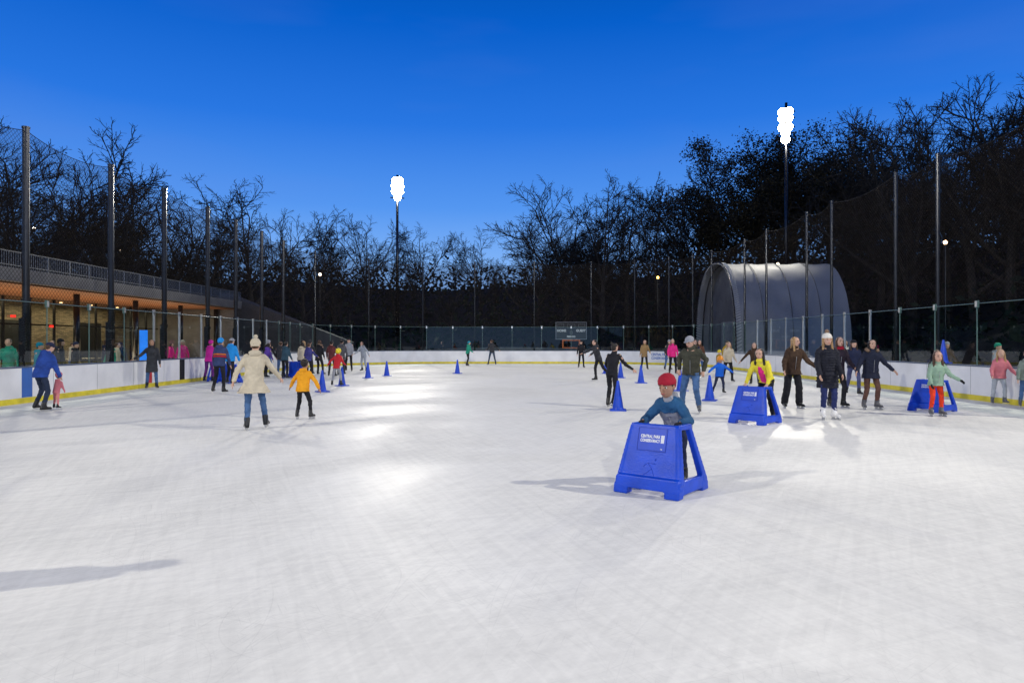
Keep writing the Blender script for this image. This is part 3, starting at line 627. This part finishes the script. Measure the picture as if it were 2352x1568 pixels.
# ---------------------------------------------------------------- floodlight masts
LAMP=mat('flood_lamp_lens',(.9,.9,.9),.3,.02,emit=(1,.96,.87),es=90)
def mast(x,y,h,label,tx,ty,rows):
    r=empty('floodlight_mast',(x,y,th(x,y)),math.atan2(tx-x,-(ty-y)),label,'floodlight'); h-=th(x,y)
    add('pole',G().cyl(0,0,0,h+.3,.20,.12,14),PM,r,True)
    for z0,cols in rows:
        z=h-z0
        add('cross_arm',G().box(-.75,.75,-.07,.07,z-.05,z+.05),PM,r)
        for i in cols:
            f=empty('flood_lamp',(i,-.25,z),0); f.parent=r; f.rotation_euler=(rad(20),0,0)
            g=G(); g.rings([(V((0,.3,0)),V((.12,0,0)),V((0,0,.12))),(V((0,.1,0)),V((.34,0,0)),V((0,0,.34))),(V((0,-.02,0)),V((.40,0,0)),V((0,0,.40)))],18); add('housing',g,PM,f,True)
            g=G(); g.rings([(V((0,-.03,0)),V((.38,0,0)),V((0,0,.38))),(V((0,-.12,0)),V((.26,0,0)),V((0,0,.26)))],18); add('lens',g,LAMP,f,True)
    return r
mast(-12.6,75,19.6,'tall floodlight mast with glowing lamps beyond the rink',0,25,[(.35,(-.24,.24)),(.95,(-.30,.30)),(1.55,(-.28,.28)),(2.2,(0,))])
mast(24.9,62,23,'tall floodlight mast with glowing lamps behind tent',0,25,[(.6,(-.28,.28)),(1.15,(-.26,.26)),(2.0,(-.26,.26)),(2.5,(0,)),(3.1,(0,))])
def spot(x,y,z,tx,ty,P,ang=125,r=.6,col=(1,.945,.80)):
    l=bpy.data.lights.new('flood_light','SPOT'); l.energy=P; l.spot_size=rad(ang); l.spot_blend=.35; l.shadow_soft_size=r; l.color=col
    o=bpy.data.objects.new('flood_light',l); LATE.append(o); o.location=(x,y,z)
    o.rotation_euler=(V((tx,ty,0))-V((x,y,z))).to_track_quat('-Z','Y').to_euler()
spot(27,4,20,0,18,24000,100,.3); spot(-24,-4,17,0,16,17000,100,.3); spot(26,38,20,0,30,10500,90); spot(-26,38,20,0,30,11500,90)
spot(-12.4,74.4,17,0,30,23000,70); spot(24.6,61.3,20,0,30,16000,70); spot(3,-24,13,0,24,16000,80)

# ---------------------------------------------------------------- scoreboard
sb=empty('scoreboard',(4.66,53.8,0),0,'dark scoreboard with white lettering on orange stand','scoreboard')
SBM=mat('scoreboard_face',(.02,.025,.035),.35,.1); ORM=mat('orange_steel',(.65,.15,.03),.45,.15)
add('panel',G().box(-1.18,1.18,-.08,.08,1.85,3.15),SBM,sb,False,.01)
fr_=G()
for a in ((-1.2,1.2,-.09,.09,3.15,3.19),(-1.2,1.2,-.09,.09,1.81,1.85),(-1.22,-1.18,-.09,.09,1.81,3.19),(1.18,1.22,-.09,.09,1.81,3.19)): fr_.box(*a)
add('rim',fr_,mat('scoreboard_rim',(.3,.33,.38),.4),sb)
for s,w,x,z in (('HOME',.72,-.76,2.5),('GUEST',.76,.76,2.5),('PERIOD',.66,0,2.03)): text('lettering',s,w,WHITE,sb,(x,-.085,z),(math.pi/2,0,0),.04)
for x,z,w,h in ((-.82,2.88,.5,.25),(.82,2.88,.5,.25),(0,2.86,.6,.28),(0,2.33,.2,.2)):
    g=G(); q=.012
    for b in ((x-w/2,x+w/2,z-h/2,z-h/2+q),(x-w/2,x+w/2,z+h/2-q,z+h/2),(x-w/2,x-w/2+q,z-h/2+q,z+h/2-q),(x+w/2-q,x+w/2,z-h/2+q,z+h/2-q)): g.box(b[0],b[1],-.088,-.081,b[2],b[3])
    add('digit_window',g,mat('window_line',(.35,.38,.42),.5),sb)
g=G()
for x in (-.65,.65): g.box(x-.05,x+.05,-.05,.05,0,1.8)
for z in (.4,1.1,1.7): g.box(-.6,.6,-.04,.04,z,z+.09)
for x in (-.65,.65): g.box(x-.06,x+.06,-.5,.5,.0,.06)
add('stand',g,ORM,sb)

# ---------------------------------------------------------------- tent
TM=mat('tent_fabric',(.33,.34,.36),.55,.10,.8,0,.12,1.0,.35); TI=mat('tent_end_fabric',(.16,.165,.175),.6,.25,1.0,0,.5,2); TW=mat('tent_lacing',(.7,.7,.7),.6); TSM=mat('tent_seam',(.13,.135,.145),.6)
tn=empty('tent',(16,54,0),0,'large grey barrel vaulted fabric tent beside rink','tent')
def arch(t_,k=1.0):
    a=math.pi*t_; y=-math.cos(a); z=max(math.sin(a),0)
    return (5.2*k*(abs(y)**.85)*(1 if y>0 else -1), 7.75*k*(z**.74))
g=G(); nX=64; nA=60
for i in range(nX+1):
    u=i/nX; x=u*8.3
    for j in range(nA+1):
        y,z=arch(j/nA,1); w=mnoise.noise(V((x*.7,j*.18,0)))*.07+mnoise.noise(V((x*2+j*.3,j*.12,5)))*.02
        bb=-.07*math.sin(math.pi*((u*4)%1))*(math.sin(math.pi*j/nA))
        g.v.append((x,y*(1+ (bb+w)/6),z*(1+(bb+w)/8)))
for i in range(nX):
    for j in range(nA): a=i*(nA+1)+j; g.f.append((a,a+1,a+nA+2,a+nA+1))
add('canopy',g,TM,tn,True)
for q in (1,2,3):
    g=G()
    for j in range(nA):
        y0,z0=arch(j/nA,1.004); y1,z1=arch((j+1)/nA,1.004); g.beam((8.3*q/4,y0,z0),(8.3*q/4,y1,z1),.025,5)
    add('seam',g,TSM,tn,True)
pts=[arch(j/nA,.975) for j in range(nA+1)]
for xx in (1.0,8.2):
    g=G(); g.v+=[(xx,y,z) for y,z in pts]; g.f.append(tuple(range(nA+1))); add('end_wall',g,TI,tn)
add('door',G().box(.93,.98,-1.6,1.2,0,3.2),mat('tent_door',(.32,.33,.34),.5),tn)
g=G()
for k_ in (0,.5):
    for j in range(nA):
        y0,z0=arch(j/nA,1.012-.06*k_); y1,z1=arch((j+1)/nA,1.012-.06*k_); g.beam((k_,y0,z0),(k_,y1,z1),.05,6)
add('arch_truss',g,PM,tn,True)
g=G()
for j in range(0,nA*2):
    t0=j/(nA*2); y0,z0=arch(t0,1.0); y1,z1=arch(t0+.007,1.0)
    g.beam((-.05,y0,z0),(.42,y1*1.003,z1*1.003+.02),.03,5)
add('lacing',g,TW,tn)

# ---------------------------------------------------------------- pavilion
CONC=mat('board_concrete',(.17,.17,.175),.75,.15,1.5,0,.2,5); WOOD=bpy.data.materials.new('cedar_soffit'); WOOD.use_nodes=True
nt=WOOD.node_tree; b=nt.nodes['Principled BSDF']; tc=nt.nodes.new('ShaderNodeTexCoord'); w=nt.nodes.new('ShaderNodeTexWave'); w.inputs['Scale'].default_value=2.5; w.bands_direction='Y'; w.inputs['Distortion'].default_value=.3
cr=nt.nodes.new('ShaderNodeValToRGB'); cr.color_ramp.elements[0].color=(.10,.035,.012,1); cr.color_ramp.elements[0].position=.02; cr.color_ramp.elements[1].color=(.38,.17,.075,1); cr.color_ramp.elements[1].position=.2
nt.links.new(tc.outputs['Object'],w.inputs[0]); nt.links.new(w.outputs['Fac'],cr.inputs[0]); nt.links.new(cr.outputs[0],b.inputs['Base Color']); b.inputs['Roughness'].default_value=.5
STONE=bpy.data.materials.new('stone_wall'); STONE.use_nodes=True; nt=STONE.node_tree; b=nt.nodes['Principled BSDF']
tc=nt.nodes.new('ShaderNodeTexCoord'); br=nt.nodes.new('ShaderNodeTexBrick'); br.inputs['Scale'].default_value=2.2; br.inputs['Color1'].default_value=(.34,.26,.17,1); br.inputs['Color2'].default_value=(.13,.10,.07,1); br.inputs['Mortar'].default_value=(.04,.035,.03,1); br.inputs['Row Height'].default_value=.16; br.inputs['Brick Width'].default_value=.9
sx=nt.nodes.new('ShaderNodeSeparateXYZ'); cb=nt.nodes.new('ShaderNodeCombineXYZ'); nt.links.new(tc.outputs['Object'],sx.inputs[0]); nt.links.new(sx.outputs['Y'],cb.inputs['X']); nt.links.new(sx.outputs['Z'],cb.inputs['Y']); nt.links.new(cb.outputs[0],br.inputs['Vector']); nt.links.new(br.outputs['Color'],b.inputs['Base Color']); b.inputs['Roughness'].default_value=.8
pav=empty('pavilion',(-22,30,0),0,'low pavilion with concrete roof edge and lit wood soffit','pavilion')
add('roof_slab',G().hexa([(-20,-28,4.3),(0,-28,4.3),(0,25.5,4.3),(-20,25.5,4.3)],[(-20,-28,4.9),(.05,-28,4.9),(.05,25.5,4.9),(-20,25.5,4.9)]),CONC,pav,False,.02)
add('soffit',G().box(-19.9,-.25,-27.9,25.3,4.22,4.29),WOOD,pav)
add('stone_wall',G().box(-9.4,-9,-27,25,0,4.2),STONE,pav)
add('end_wall',G().box(-8.95,-.3,24.7,25.2,0,4.2),CONC,pav)
DKD=mat('dark_doorway',(.012,.011,.010),.4)
for i in range(5):
    y=-14+i*8.2; add('doorway',G().box(-8.99,-8.93,y,y+2.6,0,3.0),DKD,pav)
g=G()
for i in range(24): 
    y=-26+i*2.1; g.box(-6.1,-5.98,y-.05,y+.05,0,4.2)
g.box(-6.09,-5.99,-26,24,2.6,2.68)
add('window_frame',g,PM,pav)
g=G(); g.v=[(-6.04,-26,.05),(-6.04,24,.05),(-6.04,24,4.2),(-6.04,-26,4.2)]; g.f=[(0,1,2,3)]; add('window_glass',g,gm,pav)
for i in range(9):
    y=-22+i*5.8; g=G(); g.cyl(-1.6,y,0,4.2,.16,.16,16); add('column',g,PM,pav,True)
g=G(); y=-28
while y<25.4: g.box(-.02,.0,y-.007,y+.007,4.9,5.6); y+=.14
for z in (5.6,5.0): g.box(-.05,.02,-28,25.4,z,z+.035)
yy=-28
while yy<25.4: g.box(-.05,.0,yy-.03,yy+.03,4.9,5.62); yy+=1.6
add('railing',g,mat('railing_steel',(.22,.23,.24),.4,.1,5,.7),pav)
EXR=mat('red_sign_light',(.6,.02,.02),.5,emit=(1,.03,.02),es=1.2); SCR=mat('screen_glow',(.02,.2,.8),.3,emit=(.02,.22,.9),es=.8); WARM=mat('downlight_glow',(1,.8,.5),.5,emit=(1,.62,.28),es=7)
add('exit_sign',G().box(-6.0,-5.9,8.1,8.4,3.0,3.14),EXR,pav); add('exit_sign',G().box(-6.0,-5.9,11.3,11.55,2.5,2.64),EXR,pav)
for i in range(12):
    y=-14+i*3.2; add('downlight',G().cyl(-7.6,y,4.17,4.21,.09,.09,12),WARM,pav)
kio=link('information_screen',G().box(-.06,.06,-.16,.16,.3,2.15).box(-.09,.09,-.2,.2,0,.28).mesh('information_screen'),None,SCR); kio.location=(-16.3,30.2,.0); kio.rotation_euler=(0,0,rad(-60)); kio['label']='glowing blue upright information screen on the plaza'; kio['category']='screen'
def area(x,y,z,sx_,sy_,P,col,rot):
    l=bpy.data.lights.new('interior_light','AREA'); l.shape='RECTANGLE'; l.size=sx_; l.size_y=sy_; l.energy=P; l.color=col; o=bpy.data.objects.new('interior_light',l); LATE.append(o); o.location=(x,y,z); o.rotation_euler=rot
area(-29.3,30,4.0,1.5,45,1600,(1,.72,.45),(0,0,0))
area(-24.5,30,.4,2,45,1500,(1,.70,.42),(math.pi,0,0))
g=G(); g.hexa([(-24,56,0),(-13.5,57.5,0),(-13.5,58.2,0),(-24,59,0)],[(-24,56,5.7),(-13.5,57.5,1.6),(-13.5,58.2,1.6),(-24,59,5.7)])
g2=add('stair_wall',g,mat('weathered_concrete',(.07,.07,.075),.85,.2,1,0,.2,5)); g2['label']='sloping concrete stair wall descending from pavilion roof'; g2['category']='wall'
g=G()
for i in range(61):
    t_=i/60; x=-14+28*t_; z=.45+ .75*math.sin(math.pi*t_); g.v+= [(x,53,0),(x,53.6,z),(x,56.5,z*.9),(x,58,0)]
for i in range(60):
    for j in range(3): a=i*4+j; g.f.append((a,a+4,a+5,a+1))
sm_=add('snow_mound',g,mat('snow_cover',(.12,.13,.14),.6,.15,2,0,.2,3),None,True); sm_['label']='low grey covered mound behind end boards'; sm_['category']='mound'
def plamp(x,y,h,col,label,r=.12,es=14):
    z=th(x,y); o=empty('park_lamp',(x,y,z),0,label,'street lamp','park lamps among trees')
    add('post',G().cyl(0,0,0,h,.05,.04,8),PM,o); add('lamp_globe',G().ell(V((0,0,h+r)),V((r,0,0)),V((0,r,0)),V((0,0,r*1.1)),12,8),mat('lamp_globe_glow',(1,.9,.7),.4,emit=col,es=es),o,True)
for x,y,h,c in ((-43.4,62,11.8,(1,.9,.75)),(-37.8,66,10.3,(1,.85,.6)),(-18,64,7.8,(1,.75,.5)),(14.1,66,7.7,(1,.5,.08)),(25.7,66,9,(1,.8,.5)),(29.2,46,8.2,(1,.6,.3))):
    plamp(x,y,max(1.5,h-th(x,y)),c,'small glowing park lamp on thin post among trees')
# ---------------------------------------------------------------- trees
BARK=mat('bark',(.040,.032,.025),.9,.4,3,0,.6,8); TWIG=mat('twigs',(.024,.020,.016),.9,.3,1); LEAF=mat('dry_oak_leaves',(.030,.024,.012),.8,.6,.35,0,0,1,.2); LEAFG=mat('evergreen_leaves',(.014,.024,.014),.8,.6,.35,0,0,1,.2)
def tree_mesh(seed,spread=1.0,leaf=0,lm=LEAF,upb=.03,h=16,tl=5.4,ls=(.06,.13)):
    rnd=random.Random(seed); segs=[]; tips=[]
    NS=[5,6,5,4,2]; NC=[0,1.4,1.2,1.6,0]; RM=[.1,.055,.036,.024,.015]
    def rv(): return V((rnd.gauss(0,1),rnd.gauss(0,1),rnd.gauss(0,1))).normalized()
    def grow(p,d,L,r,lv):
        n=NS[lv]; st=L/n; wob=(.06,.13,.16,.19,.22)[lv]
        for i in range(n):
            r2=r*(1-.75*(i+1)/n*(.75 if lv==0 else 1)); r1=r*(1-.75*i/n*(.75 if lv==0 else 1))
            d=(d+rv()*wob+V((0,0,.05 if lv<2 else upb*(1 if lv<4 else .3)))).normalized(); q=p+d*st
            segs.append((p,q,max(r1,RM[lv]),max(r2,RM[lv]*.8),lv)); p=q
            if lv<4:
                if lv==0: k=0 if i<1 else (1 if i<n-1 else 4)
                else: k=int(NC[lv]+rnd.random()) + (1 if i==n-1 else 0)
                for _ in range(k):
                    a=rnd.uniform(.40,.95)*spread if lv>0 else rnd.uniform(.55,1.05)*spread
                    if lv==0 and i==n-1: a=rnd.uniform(.15,.85)
                    ax=d.cross(rv()).normalized(); nd=(Matrix.Rotation(a,3,ax)@d)
                    if lv==0: LL_=7.6*rnd.uniform(.78,.95)*(1.0-.08*(i/n))
                    else: LL_=L*rnd.uniform(.38,.54)*(1-.35*i/n)
                    grow(p,nd.normalized(),LL_,max(r2*(.62 if lv==0 else .62),.015),lv+1)
        if lv>=3: tips.append(p)
    grow(V((0,0,-.4)),V((0,0,1)),tl,.36,0)
    zt=max(s[1].z for s in segs); k=h/zt
    out=[]
    for lo in (True,False):
        Ps=[];Fs=[];off=0
        for lvs,ns in (((0,1),6),) if lo else (((2,3),3),((4,),2)):
            SS=[s for s in segs if s[4] in lvs]
            A=np.array([s[0] for s in SS])*k; B=np.array([s[1] for s in SS])*k; R1=np.array([s[2] for s in SS]); R2=np.array([s[3] for s in SS])
            Z=B-A; Z/=np.linalg.norm(Z,axis=1)[:,None]; ref=np.random.normal(0,1,Z.shape) if ns==2 else np.where(np.abs(Z[:,:1])<.8,np.array([[1.,0,0]]),np.array([[0,1.,0]])); U=np.cross(Z,ref); U/=np.linalg.norm(U,axis=1)[:,None]; W=np.cross(Z,U)
            rings=[]
            for c,r in ((A,R1),(B,R2)):
                for i in range(ns):
                    a=2*math.pi*i/ns; rings.append(c+(U*math.cos(a)+W*math.sin(a))*r[:,None])
            P_=np.stack(rings,1).reshape(-1,3); base=(np.arange(len(SS))*2*ns)[:,None]+off
            F=[]
            for i in range(ns if ns>2 else 1): F.append(np.concatenate([base+i,base+(i+1)%ns,base+ns+(i+1)%ns,base+ns+i],1))
            Fs.append(np.stack(F,1).reshape(-1,4)); Ps.append(P_); off+=len(P_)
        P_=np.concatenate(Ps); F=np.concatenate(Fs); mi=np.zeros(len(F),int)
        if not lo and leaf:
            T=np.array(tips)*k; n=leaf; c=T[np.random.randint(0,len(T),n)]+np.random.normal(0,.32,(n,3))
            u=np.random.normal(0,1,(n,3)); u/=np.linalg.norm(u,axis=1)[:,None]; v_=np.cross(u,np.random.normal(0,1,(n,3))); v_/=np.linalg.norm(v_,axis=1)[:,None]
            s_=np.random.uniform(ls[0],ls[1],(n,1)); Q=np.stack([c-u*s_,c+v_*s_*.6,c+u*s_,c-v_*s_*.6],1).reshape(-1,3)
            F2=(np.arange(n)*4)[:,None]+np.arange(4)[None]+len(P_); P_=np.concatenate([P_,Q]); F=np.concatenate([F,F2]); mi=np.concatenate([mi,np.ones(n,int)])
        me=bpy.data.meshes.new('trunk' if lo else 'crown'); me.from_pydata(P_.tolist(),[],F.tolist()); me.materials.append(BARK if lo else TWIG)
        if not lo: me.materials.append(lm)
        me.polygons.foreach_set('material_index',mi.tolist()); me.update()
        out.append(me)
    print('TREE segs',len(segs))
    return out
bare=[tree_mesh(s,sp) for s,sp in ((1,1.0),(2,1.15),(3,.9),(4,1.05),(5,1.0),(6,1.2),(7,1.1))]
leafy=[tree_mesh(s,1.15,20000) for s in (11,12)]
semi=[tree_mesh(s,1.0,2000,LEAFG,ls=(.05,.10)) for s in (21,22)]
prof=[(-300,250),(0,280),(120,300),(160,350),(200,295),(270,288),(340,350),(370,395),(420,380),(480,430),(560,408),(640,430),(700,462),(750,505),(800,485),(850,480),(900,500),(950,505),(1000,505),(1050,565),(1100,520),(1170,545),(1230,450),(1300,410),(1380,395),(1440,405),(1480,445),(1550,400),(1620,340),(1700,308),(1850,298),(1950,330),(1985,270),(2060,225),(2150,200),(2260,190),(2352,165),(2700,140)]
PU=[(p[0]-1176)/1568 for p in prof]; PE=[(784-p[1])/1568 for p in prof]   # skyline: azimuth tangent -> elevation tangent
def plant(px,d,kind,f=1.0,wd=1.0):
    u=(px-1176)/1568; x=u*d; z0=th(x,d); top=1.65+float(np.interp(u,PU,PE))*d*f; hgt=max(5,top-z0); k=hgt/16
    me=random.choice(kind); nmx='bare deciduous tree with fine dark branches' if kind is bare else ('dark tree keeping dense dry brown leaves' if kind is leafy else 'dark tree with sparse foliage on the hillside')
    r=empty('tree',(x,d,z0-.1),random.uniform(0,6.28),nmx,'tree','trees around the rink'); kk=k*random.uniform(.95,1.12)*wd; r.scale=(kk,kk,k)
    link('trunk',me[0],r); link('crown',me[1],r)
for px,d,kd,f in [(30,62,bare,1),(130,66,bare,.90),(262,60,bare,1),(200,72,bare,.76),(330,64,leafy,.66),(425,66,bare,1),(500,70,bare,.85),(585,66,bare,1),(700,70,bare,.97),(-60,58,bare,1.),(-160,60,semi,1),(60,76,leafy,.6),
   (770,78,bare,.97),(850,80,bare,1),(905,84,bare,.9),(975,82,bare,1),(1105,84,bare,1),(1230,76,bare,.92),(1300,74,bare,1),(1385,70,bare,1),(1440,74,bare,.95),(1340,78,leafy,.66),(1520,74,bare,1),(1590,76,bare,1),
   (1655,78,leafy,.95),(1740,76,leafy,1),(1830,80,leafy,1),(1915,78,leafy,.95),(1960,72,bare,.9),(2020,62,bare,1),(2090,58,bare,.99),(2170,60,bare,1),(2240,56,bare,1),(2320,54,bare,1),(2400,52,bare,.97),(2480,50,bare,1),(2050,70,leafy,.74),(2210,66,bare,.88),(2340,62,leafy,.70),(2560,48,leafy,1)]:
    plant(px,d,kd,f,1.10)
px=-150
while px<2600:
    plant(px,random.uniform(90,112),random.choice([bare,bare,semi]),random.uniform(.56,.76)); px+=random.uniform(80,110)
px=-150
while px<2600:
    if not(1560<px<1980): plant(px,random.uniform(76,88),random.choice([bare,semi,leafy] if (px<700 or px>1200) else [bare,semi]),random.uniform(.42,.58)); px+=random.uniform(95,135)
    else: px+=90
n=40000
cx=np.random.uniform(-110,110,n*2); cy=np.random.uniform(20,120,n*2)
keep=((cx<-42)|(cx>27)|(cy>63)); cx=cx[keep][:n]; cy=cy[keep][:n]; n=len(cx)
cz=np.array([th(a,b_) for a,b_ in zip(cx,cy)]); dens=np.array([mnoise.noise(V((a*.15,b_*.15,3))) for a,b_ in zip(cx,cy)])
cz=cz+np.random.uniform(0,1,n)**1.7*(2.6+3.5*np.clip(dens+.3,0,1))
c=np.stack([cx,cy,cz],1); u=np.random.normal(0,1,(n,3)); u/=np.linalg.norm(u,axis=1)[:,None]; v_=np.cross(u,np.random.normal(0,1,(n,3))); v_/=np.linalg.norm(v_,axis=1)[:,None]; s_=np.random.uniform(.2,.5,(n,1))
Q=np.stack([c-u*s_,c+v_*s_*.5,c+u*s_,c-v_*s_*.5],1).reshape(-1,3)
me=bpy.data.meshes.new('undergrowth'); me.from_pydata(Q.tolist(),[],((np.arange(n)*4)[:,None]+np.arange(4)).tolist()); me.materials.append(LEAFG)
o=link('undergrowth',me); o['kind']='stuff'; o['label']='dark woodland undergrowth covering the slopes'; o['category']='undergrowth'
# ---------------------------------------------------------------- world
W=bpy.data.worlds.new('World'); S.world=W; W.use_nodes=True; nt=W.node_tree; bg=nt.nodes['Background']
tc=nt.nodes.new('ShaderNodeTexCoord'); sp=nt.nodes.new('ShaderNodeSeparateXYZ'); nt.links.new(tc.outputs['Generated'],sp.inputs[0])
cr=nt.nodes.new('ShaderNodeValToRGB'); E=cr.color_ramp.elements
stops=[(0,(.33,.54,.90)),(.11,(.22,.46,.94)),(.19,(.09,.31,.88)),(.30,(.022,.185,.76)),(.42,(.002,.115,.60)),(.6,(.0,.035,.20)),(1,(.004,.014,.05))]
E[0].position=0;E[0].color=(*stops[0][1],1);E[1].position=1;E[1].color=(*stops[-1][1],1)
for p_,c_ in stops[1:-1]:
    e=E.new(p_); e.color=(*c_,1)
nt.links.new(sp.outputs['Z'],cr.inputs[0])
nz=nt.nodes.new('ShaderNodeTexNoise'); nz.inputs['Scale'].default_value=1.6; nz.inputs['Detail'].default_value=4; mp=nt.nodes.new('ShaderNodeMapping'); mp.inputs['Scale'].default_value=(1,1,5); mp.inputs['Location'].default_value=(3.1,1.2,.4); nt.links.new(tc.outputs['Generated'],mp.inputs[0]); nt.links.new(mp.outputs[0],nz.inputs[0])
mr=nt.nodes.new('ShaderNodeMapRange'); mr.inputs[1].default_value=.45; mr.inputs[2].default_value=.75; mr.inputs[3].default_value=0; mr.inputs[4].default_value=.18; nt.links.new(nz.outputs[0],mr.inputs[0])
mx=nt.nodes.new('ShaderNodeMixRGB'); nt.links.new(mr.outputs[0],mx.inputs[0]); nt.links.new(cr.outputs[0],mx.inputs[1]); mx.inputs[2].default_value=(.17,.26,.68,1)
nt.links.new(mx.outputs[0],bg.inputs[0]); bg.inputs[1].default_value=1.0

# ---------------------------------------------------------------- camera
for o in LATE: COL.objects.link(o)
cam=bpy.data.cameras.new('Camera'); cam.lens=24; cam.sensor_width=36; cam.clip_end=1000
co=bpy.data.objects.new('Camera',cam); COL.objects.link(co); co.location=(0,0,1.65); co.rotation_euler=(math.pi/2,0,0); S.camera=co
S.view_settings.view_transform='Standard'; S.view_settings.look='None'; S.view_settings.exposure=0
